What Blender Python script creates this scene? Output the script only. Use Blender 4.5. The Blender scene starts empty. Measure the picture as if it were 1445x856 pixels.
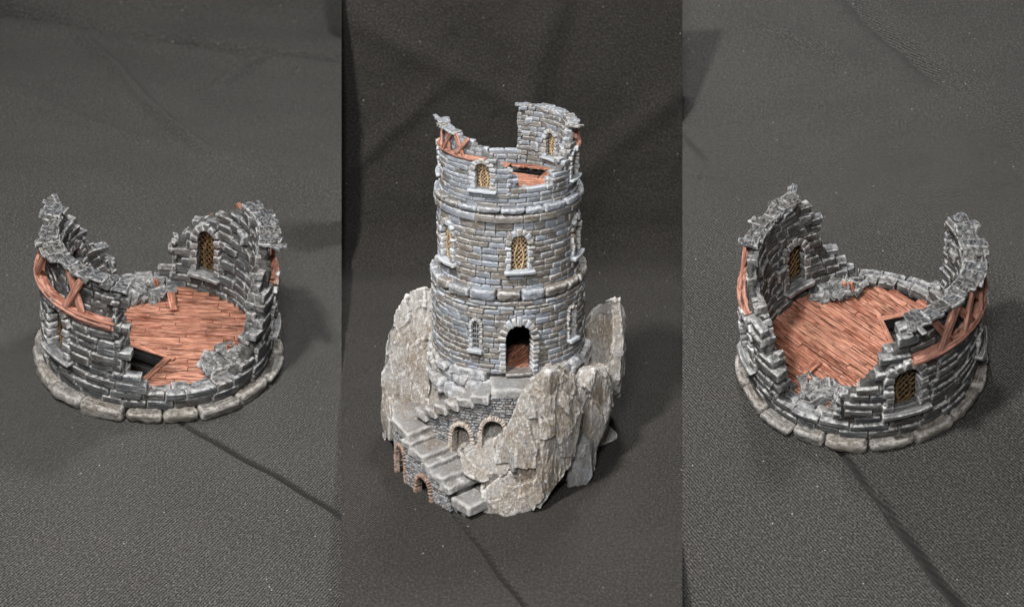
import bpy, bmesh, math, random
import numpy as np
from mathutils import Vector, Matrix, noise as mn

# ------------------------------------------------------------------ camera, world, lights
scn = bpy.context.scene
col = scn.collection
PITCH = math.radians(23)
FW = np.array([0, math.cos(PITCH), -math.sin(PITCH)])
UP = np.array([0, math.sin(PITCH), math.cos(PITCH)])
CAM = np.array([0.025, -9.709, 5.280])
cd = bpy.data.cameras.new("camera")
cam = bpy.data.objects.new("camera", cd); col.objects.link(cam)
cam.location = CAM; cam.rotation_euler = (math.radians(90 - 23), 0, 0)
cd.sensor_width = 36; cd.lens = 49.83; cd.clip_end = 200; cd.clip_start = .1
cd.dof.use_dof = True; cd.dof.focus_distance = 11.0; cd.dof.aperture_fstop = .9
scn.camera = cam

w = bpy.data.worlds.new("World"); scn.world = w; w.use_nodes = True
w.node_tree.nodes['Background'].inputs[0].default_value = (1, .98, .96, 1)
w.node_tree.nodes['Background'].inputs[1].default_value = .09

def area(name, loc, target, size, power, colour):
    l = bpy.data.lights.new(name, 'AREA'); l.shape = 'DISK'; l.size = size
    l.energy = power; l.color = colour
    o = bpy.data.objects.new(name, l); col.objects.link(o); o.location = loc
    o.rotation_euler = (Vector(target) - Vector(loc)).to_track_quat('-Z', 'Y').to_euler()
area("key_lamp", (-3.9, -5.6, 11.2), (0, .4, .8), 1.2, 2050, (1, .96, .91))
area("front_lamp", (-.8, -9.5, 7.5), (0, 0, 1.0), 1.8, 860, (1, .96, .92))
area("back_lamp", (1.0, 4.8, 10.5), (0, .8, 0), 1.6, 850, (1, .98, .96))
scn.view_settings.view_transform = 'Standard'; scn.view_settings.look = 'None'
scn.view_settings.exposure = 0; scn.view_settings.gamma = 1
scn.render.engine = 'CYCLES'

# ------------------------------------------------------------------ mesh helpers
_tpl = {}
def template(nu, nv, nw):
    """surface lattice of a box: index triples and quads"""
    k = (nu, nv, nw)
    if k in _tpl: return _tpl[k]
    idx = {}; P = []; Q = []
    def v(i, j, l):
        t = (i, j, l)
        if t not in idx: idx[t] = len(P); P.append(t)
        return idx[t]
    for i in range(nu - 1):
        for j in range(nv - 1):
            Q.append((v(i, j, 0), v(i, j+1, 0), v(i+1, j+1, 0), v(i+1, j, 0)))
            Q.append((v(i, j, nw-1), v(i+1, j, nw-1), v(i+1, j+1, nw-1), v(i, j+1, nw-1)))
    for i in range(nu - 1):
        for l in range(nw - 1):
            Q.append((v(i, 0, l), v(i+1, 0, l), v(i+1, 0, l+1), v(i, 0, l+1)))
            Q.append((v(i, nv-1, l), v(i, nv-1, l+1), v(i+1, nv-1, l+1), v(i+1, nv-1, l)))
    for j in range(nv - 1):
        for l in range(nw - 1):
            Q.append((v(0, j, l), v(0, j, l+1), v(0, j+1, l+1), v(0, j+1, l)))
            Q.append((v(nu-1, j, l), v(nu-1, j+1, l), v(nu-1, j+1, l+1), v(nu-1, j, l+1)))
    _tpl[k] = (np.array(P), np.array(Q)); return _tpl[k]

def samples(h, r, n):
    r = min(r, h * .95)
    if n <= 2: return np.array([-h, h])
    if n <= 4: return np.array([-h, -h + r, h - r, h])
    mid = np.linspace(-h + r, h - r, n - 4)
    return np.concatenate([[-h, -h + .32 * r], mid, [h - .32 * r, h]])

RG = np.random.default_rng(7)
def wob(p, s, seed=0.):
    """smooth pseudo noise, vectorised; p (n,3)"""
    q = p * s
    return (np.sin(q[:, 0]*1.0 + 1.7*np.sin(q[:, 1]*.9 + seed) + seed*3.1) +
            np.sin(q[:, 1]*1.3 + 1.5*np.sin(q[:, 2]*1.1 + 2.1) + seed*1.7) +
            np.sin(q[:, 2]*1.2 + 1.6*np.sin(q[:, 0]*.8 + 4.2) + seed*2.3)) / 3

class MB:
    def __init__(s): s.V = []; s.Q = []; s.C = []; s.T = []; s.n = 0
    def add(s, P, Q, C=None, T=None):
        P = np.asarray(P, float)
        s.V.append(P); s.Q.append(np.asarray(Q) + s.n)
        s.C.append(np.tile([0., .5, .5, 1.], (len(P), 1)) if C is None else C)
        s.T.append(P if T is None else T); s.n += len(P)
    def block(s, fn, u0, u1, v0, v1, w0, w1, r=.012, jit=.006, rough=.003, seg=(8, 7, 5), tone=None, hue=None, grain=1):
        """one rounded, slightly irregular stone or board"""
        P, Q = template(*seg)
        h = np.array([u1-u0, v1-v0, w1-w0]) / 2; c = np.array([u1+u0, v1+v0, w1+w0]) / 2
        r = min(r, h.min() * .9)
        S = [samples(h[a], r, seg[a]) for a in range(3)]
        L = np.stack([S[a][P[:, a]] for a in range(3)], 1)
        inner = np.clip(L, -(h - r), h - r); d = L - inner
        ln = np.linalg.norm(d, axis=1, keepdims=True); dn = np.divide(d, ln, out=np.zeros_like(d), where=ln > 1e-9)
        near = (np.abs(L) > (h - r*.8)).sum(1)
        L2 = inner + dn * np.minimum(ln, r)
        # corner jitter
        if jit:
            J = RG.normal(0, jit, (2, 2, 2, 3)); t = (L / h + 1) / 2
            for a in (0, 1):
                for b in (0, 1):
                    for e in (0, 1):
                        wt = (t[:, 0] if a else 1-t[:, 0]) * (t[:, 1] if b else 1-t[:, 1]) * (t[:, 2] if e else 1-t[:, 2])
                        L2 = L2 + wt[:, None] * J[a, b, e]
        sd = RG.uniform(0, 50)
        if rough:
            q = L2 + sd
            L2 = L2 + dn * (wob(q, 55, sd) * rough)[:, None] * 1.2 + (wob(q, 23, sd+3) * rough)[:, None] * (L2 / h) * .8
        X = fn(L2 + c)
        edge = np.clip((near >= 2) * 1.0 + (near >= 3) * .3, 0, 1)
        tone = RG.uniform() if tone is None else tone; hue = RG.uniform() if hue is None else hue
        C = np.stack([edge, np.full(len(L), tone), np.full(len(L), hue), np.ones(len(L))], 1)
        s.add(X, Q, C, L2 + RG.uniform(0, 20, 3))
    def build(s, name, mat, parent=None, smooth=True):
        V = np.concatenate(s.V); C = np.concatenate(s.C); T = np.concatenate(s.T)
        Q = np.concatenate([q for q in s.Q]); k = Q.shape[1]
        me = bpy.data.meshes.new(name)
        me.vertices.add(len(V)); me.vertices.foreach_set('co', V.astype('f').ravel())
        me.loops.add(Q.size); me.loops.foreach_set('vertex_index', Q.astype('i').ravel())
        me.polygons.add(len(Q)); me.polygons.foreach_set('loop_start', np.arange(0, Q.size, k, dtype='i'))
        me.polygons.foreach_set('loop_total', np.full(len(Q), k, dtype='i'))
        me.update(calc_edges=True)
        a = me.attributes.new('paint', 'FLOAT_COLOR', 'POINT'); a.data.foreach_set('color', C.astype('f').ravel())
        a = me.attributes.new('grain', 'FLOAT_VECTOR', 'POINT'); a.data.foreach_set('vector', T.astype('f').ravel())
        me.polygons.foreach_set('use_smooth', np.full(len(Q), smooth))
        me.materials.append(mat); me.validate()
        if len(V) < 300000:
            bm = bmesh.new(); bm.from_mesh(me); bmesh.ops.recalc_face_normals(bm, faces=bm.faces); bm.to_mesh(me); bm.free()
        o = bpy.data.objects.new(name, me); col.objects.link(o); o.parent = parent
        return o

def empty(name, mw=None, parent=None):
    o = bpy.data.objects.new(name, None); col.objects.link(o); o.parent = parent
    if mw is not None: o.matrix_world = mw
    o.empty_display_size = .1
    return o
def tag(o, label, cat, group=None, kind=None):
    if label: o['label'] = label
    if cat: o['category'] = cat
    if group: o['group'] = group
    if kind: o['kind'] = kind
    return o

def cylmap(R):
    def f(p):
        a = p[:, 0] / R
        return np.stack([p[:, 2]*np.cos(a), p[:, 2]*np.sin(a), p[:, 1]], 1)
    return f
def rotmap(f, uc, vc, ang):
    ca, sa = math.cos(ang), math.sin(ang)
    def g(p):
        return f(np.stack([uc + p[:, 0]*ca - p[:, 1]*sa, vc + p[:, 0]*sa + p[:, 1]*ca, p[:, 2]], 1))
    return g
def frame3(o, x, y, z):
    o, x, y, z = [np.array(a, float) for a in (o, x, y, z)]
    return lambda p: o + p[:, :1]*x + p[:, 1:2]*y + p[:, 2:3]*z
def plank(mb, p0, p1, wdt, th, upv=(0, 0, 1), **k):
    p0, p1 = np.array(p0, float), np.array(p1, float); x = p1 - p0; L = np.linalg.norm(x); x /= L
    z = np.array(upv, float); z = z - z@x*x; z /= np.linalg.norm(z); y = np.cross(z, x)
    k.setdefault('r', min(wdt, th)*.2); k.setdefault('jit', th*.12); k.setdefault('rough', .0015); k.setdefault('seg', (12, 6, 5))
    mb.block(frame3(p0, x, y, z), 0, L, -wdt/2, wdt/2, -th/2, th/2, **k)

# ------------------------------------------------------------------ materials
def nodes(name, rough=.8, spec=.25):
    m = bpy.data.materials.new(name); m.use_nodes = True; nt = m.node_tree
    b = nt.nodes['Principled BSDF']; b.inputs['Roughness'].default_value = rough
    b.inputs['Specular IOR Level'].default_value = spec
    return m, nt, b
class N:
    def __init__(s, nt): s.nt = nt
    def n(s, t, **k):
        x = s.nt.nodes.new(t)
        for a, v in k.items(): setattr(x, a, v)
        return x
    def l(s, a, b): s.nt.links.new(a, b)
    def val(s, x, inp):
        if isinstance(x, (int, float)): inp.default_value = x
        else: s.l(x, inp)
    def math(s, op, a, b=0., clamp=False):
        x = s.n('ShaderNodeMath', operation=op, use_clamp=clamp); s.val(a, x.inputs[0]); s.val(b, x.inputs[1]); return x.outputs[0]
    def noise(s, vec, scale, detail=3, rough=.55, dist=0):
        x = s.n('ShaderNodeTexNoise'); s.l(vec, x.inputs['Vector']); x.inputs['Scale'].default_value = scale
        x.inputs['Detail'].default_value = detail; x.inputs['Roughness'].default_value = rough; x.inputs['Distortion'].default_value = dist
        return x.outputs['Fac']
    def ramp(s, f, a, b):
        x = s.n('ShaderNodeMapRange'); x.clamp = True; s.l(f, x.inputs[0]); x.inputs[1].default_value = a; x.inputs[2].default_value = b
        return x.outputs[0]
    def mix(s, f, a, b, mode='MIX'):
        x = s.n('ShaderNodeMix', data_type='RGBA', blend_type=mode); s.val(f, x.inputs[0])
        for c, i in ((a, 6), (b, 7)):
            if isinstance(c, tuple): x.inputs[i].default_value = (*c, 1)
            else: s.l(c, x.inputs[i])
        return x.outputs[2]
    def scalev(s, v, sc):
        x = s.n('ShaderNodeMapping'); s.l(v, x.inputs[0]); x.inputs['Scale'].default_value = sc; return x.outputs[0]
    def bump(s, h, st, d, prev=None):
        x = s.n('ShaderNodeBump'); s.l(h, x.inputs['Height']); x.inputs['Strength'].default_value = st; x.inputs['Distance'].default_value = d
        if prev is not None: s.l(prev, x.inputs['Normal'])
        return x.outputs[0]

def stone(name, shade, blue, brown, light, brownamt=.35, edge=.8, streak=.6, wash=.5, lines=.5):
    m, nt, b = nodes(name, .78, .13); g = N(nt)
    at = g.n('ShaderNodeAttribute', attribute_name='paint'); sp = g.n('ShaderNodeSeparateColor'); g.l(at.outputs['Color'], sp.inputs[0])
    gr = g.n('ShaderNodeAttribute', attribute_name='grain').outputs['Vector']
    tc = g.n('ShaderNodeTexCoord').outputs['Object']
    E_, T_, H_ = sp.outputs[0], sp.outputs[1], sp.outputs[2]
    big = g.noise(tc, 2.2, 3); fine = g.noise(tc, 45, 4, .65)
    st = g.noise(g.scalev(gr, (5, 60, 60)), 1.0, 4, .7)
    hue = g.ramp(g.math('ADD', g.math('MULTIPLY', H_, .55), g.math('MULTIPLY', big, .75)), 1.0 - brownamt - .12, 1.0 - brownamt + .12)
    c = g.mix(hue, blue, brown)
    c = g.mix(g.math('MULTIPLY', g.ramp(T_, 0, 1), .35), c, shade)
    c = g.mix(g.math('MULTIPLY', g.ramp(fine, .45, .7), wash), c, shade)
    c = g.mix(g.math('MULTIPLY', g.ramp(st, .5, .72), streak), c, light)
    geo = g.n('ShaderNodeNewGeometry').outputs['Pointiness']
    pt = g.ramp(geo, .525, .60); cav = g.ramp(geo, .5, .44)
    ed = g.math('MULTIPLY', g.math('MAXIMUM', g.math('MULTIPLY', g.ramp(E_, .25, .9), .9), pt), g.ramp(g.noise(tc, 24, 4, .7), .40, .60))
    c = g.mix(g.math('MULTIPLY', ed, edge), c, light)
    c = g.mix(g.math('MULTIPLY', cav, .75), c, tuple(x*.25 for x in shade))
    # thin contour lines left by the printing, brushed lighter
    wv = g.n('ShaderNodeTexWave', wave_type='BANDS', bands_direction='Z'); g.l(tc, wv.inputs[0])
    wv.inputs['Scale'].default_value = 26; wv.inputs['Distortion'].default_value = 3.0; wv.inputs['Detail'].default_value = 2; wv.inputs['Detail Scale'].default_value = .6
    wf = g.ramp(wv.outputs['Fac'], .35, .9)
    c = g.mix(g.math('MULTIPLY', g.math('MULTIPLY', wf, g.ramp(fine, .35, .6)), lines*.5), c, light)
    g.l(c, b.inputs['Base Color'])
    h = g.math('ADD', g.math('MULTIPLY', st, .7), g.math('ADD', g.math('MULTIPLY', wf, .25*lines), fine))
    g.l(g.bump(h, .7, .008), b.inputs['Normal'])
    return m

def wood(name, dark, mid, light, brush=.5):
    m, nt, b = nodes(name, .7, .15); g = N(nt)
    at = g.n('ShaderNodeAttribute', attribute_name='paint'); sp = g.n('ShaderNodeSeparateColor'); g.l(at.outputs['Color'], sp.inputs[0])
    gr = g.n('ShaderNodeAttribute', attribute_name='grain').outputs['Vector']
    s1 = g.noise(g.scalev(gr, (3.5, 55, 30)), 1, 4, .65, .6); s2 = g.noise(g.scalev(gr, (9, 120, 60)), 1, 3, .6)
    c = g.mix(g.ramp(s2, .35, .65), mid, tuple(x*.72 for x in mid))
    c = g.mix(g.math('MULTIPLY', g.ramp(sp.outputs[2], .3, 1), .55), c, tuple(x*.4 for x in mid))
    c = g.mix(g.math('MULTIPLY', sp.outputs[1], .35), c, light)
    tc = g.n('ShaderNodeTexCoord').outputs['Object']
    c = g.mix(g.math('MULTIPLY', g.ramp(g.noise(tc, 5, 4, .65), .5, .72), .5), c, dark)
    c = g.mix(g.math('MULTIPLY', g.ramp(s1, .50, .62), .85), c, dark)
    ed = g.math('MULTIPLY', g.ramp(g.noise(g.scalev(gr, (7, 80, 40)), 1, 3, .6), .5, .62), brush)
    c = g.mix(ed, c, light)
    c = g.mix(g.math('MULTIPLY', sp.outputs[0], .5*brush), c, light)
    g.l(c, b.inputs['Base Color'])
    g.l(g.bump(g.math('SUBTRACT', s2, s1), .6, .014), b.inputs['Normal'])
    return m

def rockmat(name, base, brown, grey, light, dark):
    m, nt, b = nodes(name, .8, .25); g = N(nt)
    tc = g.n('ShaderNodeTexCoord').outputs['Object']
    big = g.noise(tc, 1.7, 4, .6); med = g.noise(tc, 7, 4, .6, .5); fine = g.noise(tc, 38, 5, .7)
    st = g.noise(g.scalev(tc, (30, 22, 8)), 1, 5, .7, 1.6)
    geo = g.n('ShaderNodeNewGeometry').outputs['Pointiness']
    c = g.mix(g.ramp(big, .4, .62), base, brown)
    c = g.mix(g.math('MULTIPLY', g.ramp(med, .5, .68), .75), c, grey)
    c = g.mix(g.math('MULTIPLY', g.ramp(fine, .5, .72), .5), c, dark)
    c = g.mix(g.math('MULTIPLY', g.ramp(st, .52, .64), .7), c, light)
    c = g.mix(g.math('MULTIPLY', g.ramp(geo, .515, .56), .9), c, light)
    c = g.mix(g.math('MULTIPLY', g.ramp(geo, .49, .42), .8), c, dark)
    g.l(c, b.inputs['Base Color'])
    h = g.math('ADD', fine, g.math('MULTIPLY', st, 1.1))
    g.l(g.bump(h, .9, .028), b.inputs['Normal'])
    return m

def plain(name, c, rough=.8, metal=0, nsc=30, var=.4):
    m, nt, b = nodes(name, rough, .3); g = N(nt)
    tc = g.n('ShaderNodeTexCoord').outputs['Object']; f = g.noise(tc, nsc, 4, .6)
    g.l(g.mix(g.ramp(f, .35, .65), tuple(x*(1-var) for x in c), c), b.inputs['Base Color'])
    b.inputs['Metallic'].default_value = metal
    g.l(g.bump(f, .4, .01), b.inputs['Normal'])
    return m

def cloth(name, c1, c2, ang, per, contrast=.6, sheen=.15, speck=1.):
    m, nt, b = nodes(name, .9, .08); g = N(nt)
    gr = g.n('ShaderNodeAttribute', attribute_name='grain').outputs['Vector']
    mp = g.n('ShaderNodeMapping'); g.l(gr, mp.inputs[0]); mp.inputs['Rotation'].default_value = (0, 0, ang)
    wv = g.n('ShaderNodeTexWave', wave_type='BANDS', bands_direction='X'); g.l(mp.outputs[0], wv.inputs[0])
    wv.inputs['Scale'].default_value = .314/per; wv.inputs['Distortion'].default_value = .9; wv.inputs['Detail'].default_value = 1
    wv2 = g.n('ShaderNodeTexWave', wave_type='BANDS', bands_direction='Y'); g.l(mp.outputs[0], wv2.inputs[0])
    wv2.inputs['Scale'].default_value = .314/(per*.8); wv2.inputs['Distortion'].default_value = 1.2
    fine = g.noise(gr, 70, 3, .75); big = g.noise(gr, 1.1, 3, .5); spk = g.noise(gr, 130, 2, .8)
    f = g.math('ADD', g.math('MULTIPLY', wv.outputs['Fac'], .5), g.math('ADD', g.math('MULTIPLY', wv2.outputs['Fac'], .2), g.math('MULTIPLY', fine, .6)))
    f = g.ramp(f, .35, .95)
    c = g.mix(g.math('MULTIPLY', f, contrast), c1, c2)
    c = g.mix(g.math('MULTIPLY', g.ramp(spk, .66, .78), .25), c, tuple(min(1, x*2.6) for x in c2))
    c = g.mix(g.math('MULTIPLY', g.ramp(big, .4, .7), .18), c, c1)
    fl1 = g.noise(gr, 62, 2, .9); fl2 = g.noise(gr, 19, 3, .7)
    c = g.mix(g.math('MULTIPLY', g.ramp(fl1, .50, .68), .62*speck), c, tuple(x*.35 for x in c1))
    c = g.mix(g.math('MULTIPLY', g.ramp(fl1, .47, .34), .55*speck), c, tuple(min(1, x*2.0) for x in c2))
    c = g.mix(g.math('MULTIPLY', g.ramp(fl2, .5, .72), .25), c, c1)
    pa = g.n('ShaderNodeAttribute', attribute_name='paint'); ps = g.n('ShaderNodeSeparateColor'); g.l(pa.outputs['Color'], ps.inputs[0])
    c = g.mix(ps.outputs[0], c, tuple(x*.5+y*.25 for x, y in zip(c1, c2)))  # narrow creases lose the weave and are painted darker, as shade
    lint = g.n('ShaderNodeTexVoronoi'); g.l(gr, lint.inputs['Vector']); lint.inputs['Scale'].default_value = 7
    c = g.mix(g.math('MULTIPLY', g.ramp(lint.outputs['Distance'], .045, .02), .8), c, (.5, .49, .47))
    g.l(c, b.inputs['Base Color'])
    b.inputs['Sheen Weight'].default_value = sheen; b.inputs['Sheen Roughness'].default_value = .5
    wr = g.noise(gr, 2.6, 3, .5, .4)
    nb = g.bump(wr, .35, .16)
    g.l(g.bump(f, .5, .008, nb), b.inputs['Normal'])
    return m

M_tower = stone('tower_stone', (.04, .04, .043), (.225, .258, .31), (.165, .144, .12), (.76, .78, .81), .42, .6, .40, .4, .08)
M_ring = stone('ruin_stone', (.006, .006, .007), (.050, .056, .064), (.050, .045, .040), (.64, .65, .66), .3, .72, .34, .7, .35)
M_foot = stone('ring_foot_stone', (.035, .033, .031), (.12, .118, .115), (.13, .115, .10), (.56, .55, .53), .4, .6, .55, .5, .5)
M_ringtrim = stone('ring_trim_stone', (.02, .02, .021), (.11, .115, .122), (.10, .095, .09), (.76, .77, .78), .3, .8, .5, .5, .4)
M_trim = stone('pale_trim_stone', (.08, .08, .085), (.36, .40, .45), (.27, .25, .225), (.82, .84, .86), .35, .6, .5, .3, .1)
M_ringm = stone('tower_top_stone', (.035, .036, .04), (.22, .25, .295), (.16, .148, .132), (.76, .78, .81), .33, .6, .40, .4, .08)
M_core = plain('mortar_core', (.085, .085, .083), .85, 0, 40, .6)
M_coreL = plain('pale_mortar_core', (.16, .16, .165), .85, 0, 40, .6)
M_inside = plain('dark_inside', (.02, .02, .022), .9)  # near-black, interior shade put into the colour
M_wood = wood('red_brown_boards', (.006, .004, .003), (.25, .078, .045), (.74, .40, .29), .55)
M_beam = wood('pale_brown_timber', (.02, .010, .008), (.27, .095, .062), (.66, .38, .30), .55)
M_brass = plain('tarnished_brass', (.30, .20, .10), .45, .35, 60, .85)
M_pale = plain('bone_lattice', (.62, .46, .28), .6, 0, 60, .6)
M_bars = plain('pale_bars', (.42, .44, .47), .7, 0, 60, .4)
M_pane = plain('dark_pane', (.018, .012, .009), .6)
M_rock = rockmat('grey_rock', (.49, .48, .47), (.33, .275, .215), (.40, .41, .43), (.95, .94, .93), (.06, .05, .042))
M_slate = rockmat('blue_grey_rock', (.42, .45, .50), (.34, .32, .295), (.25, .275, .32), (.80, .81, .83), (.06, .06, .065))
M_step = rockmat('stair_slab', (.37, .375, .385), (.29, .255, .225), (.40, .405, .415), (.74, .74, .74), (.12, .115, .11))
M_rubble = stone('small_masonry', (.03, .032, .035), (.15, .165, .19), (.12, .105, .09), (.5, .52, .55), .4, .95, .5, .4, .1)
M_redarch = stone('red_arch_brick', (.06, .035, .028), (.26, .18, .14), (.22, .12, .08), (.66, .58, .52), .5, .6, .4, .3, .1)
M_arch = stone('arch_brick', (.07, .055, .045), (.34, .29, .255), (.30, .23, .185), (.74, .70, .65), .5, .95, .4, .3, .1)

# ------------------------------------------------------------------ cloth sheets
def Mframe(O, M, s, rot=0, zs=1):
    m = Matrix([[M[r][0]*s, M[r][1]*s, M[r][2]*s*zs, O[r]] for r in range(3)] + [[0, 0, 0, 1]])
    return m @ Matrix.Rotation(math.radians(rot), 4, 'Z')
FL = (np.array([-2.9543, 1.1733, 0.2048]), np.array([[0.97054, -0.20308, 0.12965], [0.22178, 0.96327, -0.15139], [-0.09414, 0.17569, 0.97993]]))
FR = (np.array([2.6436, -0.0369, 0.6808]), np.array([[0.97133, 0.17768, -0.15795], [-0.21883, 0.92784, -0.30202], [0.09289, 0.32793, 0.94012]]))
FM = (np.zeros(3), np.eye(3))
F_ = 2000.
def seam_normal(px):     # the side edges of the three cloths run towards the viewer's stand
    d = FW + np.array([1., 0, 0])*(px - 722.5)/F_
    n = np.cross(d, UP); return n/np.linalg.norm(n)

def sheet(name, fr, pxl, pxr, t0, t1, tb, mat, folds, label, nx=560, ny=1500, fsc=1.0, top=2.6, soft=.5, drift=0.):
    O, M = fr; nl, nr = seam_normal(pxl), seam_normal(pxr)
    flat = tb - t0; arc = soft*math.pi/2; total = flat + arc + top
    L = np.linspace(0, 1, ny)**1.35 * total
    t = np.where(L < flat, t0 + L, np.where(L < flat + arc, tb + soft*np.sin(np.clip((L-flat)/soft, 0, math.pi/2)), tb + soft))
    h = np.where(L < flat, 0, np.where(L < flat+arc, soft*(1-np.cos(np.clip((L-flat)/soft, 0, math.pi/2))), soft + (L-flat-arc)))
    nt_ = np.where(L < flat, 0, np.clip((L-flat)/soft, 0, math.pi/2))
    a = L[:, None] + t0
    base = O + t[:, None]*M[:, 1] + h[:, None]*M[:, 2]
    def sx(n): return (-(base - CAM)@n)/(M[:, 0]@n)
    sl, sr = sx(nl), sx(nr)
    k = np.linspace(0, 1, nx)[None, :]
    S = sl[:, None]*(1-k) + sr[:, None]*k; A = np.repeat(a, nx, 1)
    X = base[:, None, :] + S[..., None]*M[:, 0]
    D = np.zeros_like(S); MK = np.zeros_like(S)
    for (x0, y0, x1, y1, amp, wd, kind) in folds:
        x0, y0, x1, y1 = x0*fsc, y0*fsc, x1*fsc, y1*fsc
        dx, dy = x1-x0, y1-y0; ln = math.hypot(dx, dy); dx /= ln; dy /= ln
        al = (S-x0)*dx + (A-y0)*dy; ds = (S-x0)*(-dy) + (A-y0)*dx
        ds = ds + .02*np.sin(al*3.1+x0*5) + .006*np.sin(al*11)
        m = 1/(1+np.exp(-(al+.0)/.12)) * 1/(1+np.exp((al-ln)/.12))
        if kind == 'v' and wd < .05: MK = np.maximum(MK, m*np.exp(-(ds/(wd*1.6))**4))
        if kind == 'v': D += -amp*m*np.exp(-np.abs(ds/wd)**(2.2 if wd < .05 else 1.4))
        elif kind == 'r': D += amp*m*np.exp(-(ds/wd)**2)
        elif kind == 's': D += amp*m*(1/(1+np.exp(-np.clip(ds/wd, -30, 30))))*np.exp(-np.clip(ds, 0, 9)/.9)
    P2 = np.stack([S.ravel()*.8, A.ravel()*.8, np.full(S.size, drift)], 1)
    rad = np.hypot(S, A); calm = np.clip((rad-1.6)/1.6, 0, 1)
    D += (wob(P2, 2.2, drift)*.035 + wob(P2, 5.1, drift+1)*.010).reshape(S.shape)*calm
    D += (wob(P2, 9, drift+4)*.0025).reshape(S.shape)
    nrm = np.cos(nt_)[:, None]*M[:, 2] - np.sin(nt_)[:, None]*M[:, 1]
    keep = np.minimum(k*(nx-1)/6., (1-k)*(nx-1)/6.).clip(0, 1)
    X = X + nrm[:, None, :]*(D*1.0)[..., None]
    # keep edges straight: snap first / last columns onto the seam
    for j, n in ((0, nl), (nx-1, nr)):
        dd = (X[:, j] - CAM)@n; X[:, j] -= dd[:, None]*n
    mb = MB(); V = X.reshape(-1, 3)
    I = np.arange(ny*nx).reshape(ny, nx)
    Q = np.stack([I[:-1, :-1], I[:-1, 1:], I[1:, 1:], I[1:, :-1]], -1).reshape(-1, 4)
    T = np.stack([S.ravel(), A.ravel(), np.zeros(S.size)], 1)
    C = np.tile([0, .5, .5, 1.], (len(V), 1)); C[:, 0] = MK.ravel()
    mb.add(V, Q, C, T)
    # the cloth hangs over at both sides
    for j in (0, nx-1):
        e = X[:, j]; lo = e - UP*1.3 
        VV = np.concatenate([e, lo]); q = np.arange(ny-1)
        QQ = np.stack([q, q+1, q+1+ny, q+ny], 1)
        TT = np.concatenate([np.stack([S[:, j], A[:, j], 0*A[:, j]], 1), np.stack([S[:, j]+1.3, A[:, j], 0*A[:, j]], 1)])
        mb.add(VV, QQ, np.tile([0, .5, .5, 1.], (len(VV), 1)), TT)
    o = mb.build(name, mat); tag(o, label, 'cloth', None, 'structure')
    return o

M_cl = cloth('grey_twill', (.012, .0119, .0118), (.104, .102, .098), math.radians(38), .020, .85, .03)
M_cm = cloth('dark_twill', (.009, .0085, .008), (.105, .100, .094), math.radians(-38), .016, .5, .02, .6)
M_cr = cloth('charcoal_twill', (.010, .0099, .0097), (.092, .090, .087), math.radians(-38), .020, .85, .03)
sheet('left_cloth', FL, -90, 482, -4.0, 9, 7.35, M_cl, [
    (.15, -.9, 1.6, -2.45, .06, .019, 'v'), (-2.2, 7.4, -.55, 6.85, .3, .12, 'v'), (-.85, 6.95, 2.4, 6.2, 1.1, .13, 'v'), (-2.2, 6.9, 2.4, 5.9, .10, .25, 'r'),
    (-.86, 6.46, -.2, 4.92, .10, .10, 'r'), (-.2, 4.92, .46, 3.67, .11, .09, 'r'), (.46, 3.67, 1.21, 2.96, .08, .06, 's'),
    (1.21, 2.96, 2.0, 2.6, .08, .05, 's'), (.66, 5.34, 1.27, 6.22, .12, .09, 'r'), (-1.9, 5.2, -.04, 3.88, .03, .08, 'r'), (1.6, 3.95, 1.9, 3.3, .05, .06, 'r')],
    'grey twill cloth under the ruin whose hatch lies at the front left', top=1.2, nx=640, ny=1700, fsc=1.035, drift=1.3)
sheet('centre_cloth', FM, 482, 963, -3.3, 9, 3.4, M_cm, [
    (-.36, -1.17, .4, -2.75, .07, .014, 'v'), (-.13, 2.7, -1.6, .9, .03, .05, 'r'), (-2.2, 2.2, -1.0, 1.8, .04, .08, 'r'),
    (-2.2, 3.62, -.2, 3.60, .04, .03, 's'), (.3, 3.36, 2.5, 3.30, .04, .025, 's'), (1.9, 3.0, 1.95, 8.0, .03, .03, 's'),
    (-1.6, 6.2, .3, 5.2, .05, .15, 'r'), (.6, 7.0, .1, 5.0, .06, .16, 'r'), (.3, 4.2, 1.8, 5.6, .04, .14, 'r'), (-1.9, 4.3, -.7, 5.5, .04, .1, 'r'),
    (-1.9, 1.6, -1.5, .3, .04, .08, 'r'), (1.7, 2.6, 2.2, 1.0, .04, .06, 's')],
    'dark cloth sheet draped up behind the tall tower', soft=.45, drift=4.1)
sheet('right_cloth', FR, 963, 1535, -3.3, 9, 6.8, M_cr, [
    (-.34, -.72, .2, -1.51, .06, .020, 'v'), (.2, -1.51, .9, -2.85, .09, .028, 'v'), (-1.8, 3.35, -1.56, 2.95, .02, .02, 'v'),
    (-.3, 6.5, .84, 4.22, .12, .11, 'v'), (.84, 4.22, 1.8, 3.2, .08, .08, 's'), (-1.2, 5.7, -.09, 4.7, .08, .12, 'r'),
    (-.82, 4.13, .4, 3.5, .03, .08, 'r'), (1.02, 1.21, 1.6, .8, .015, .03, 's'), (-1.9, 2.7, -1.3, 2.6, .02, .05, 'r')],
    'charcoal twill cloth under the ruin seen from above its broken front wall', top=1.0, nx=640, ny=1700, fsc=.903, drift=7.7)

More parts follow.
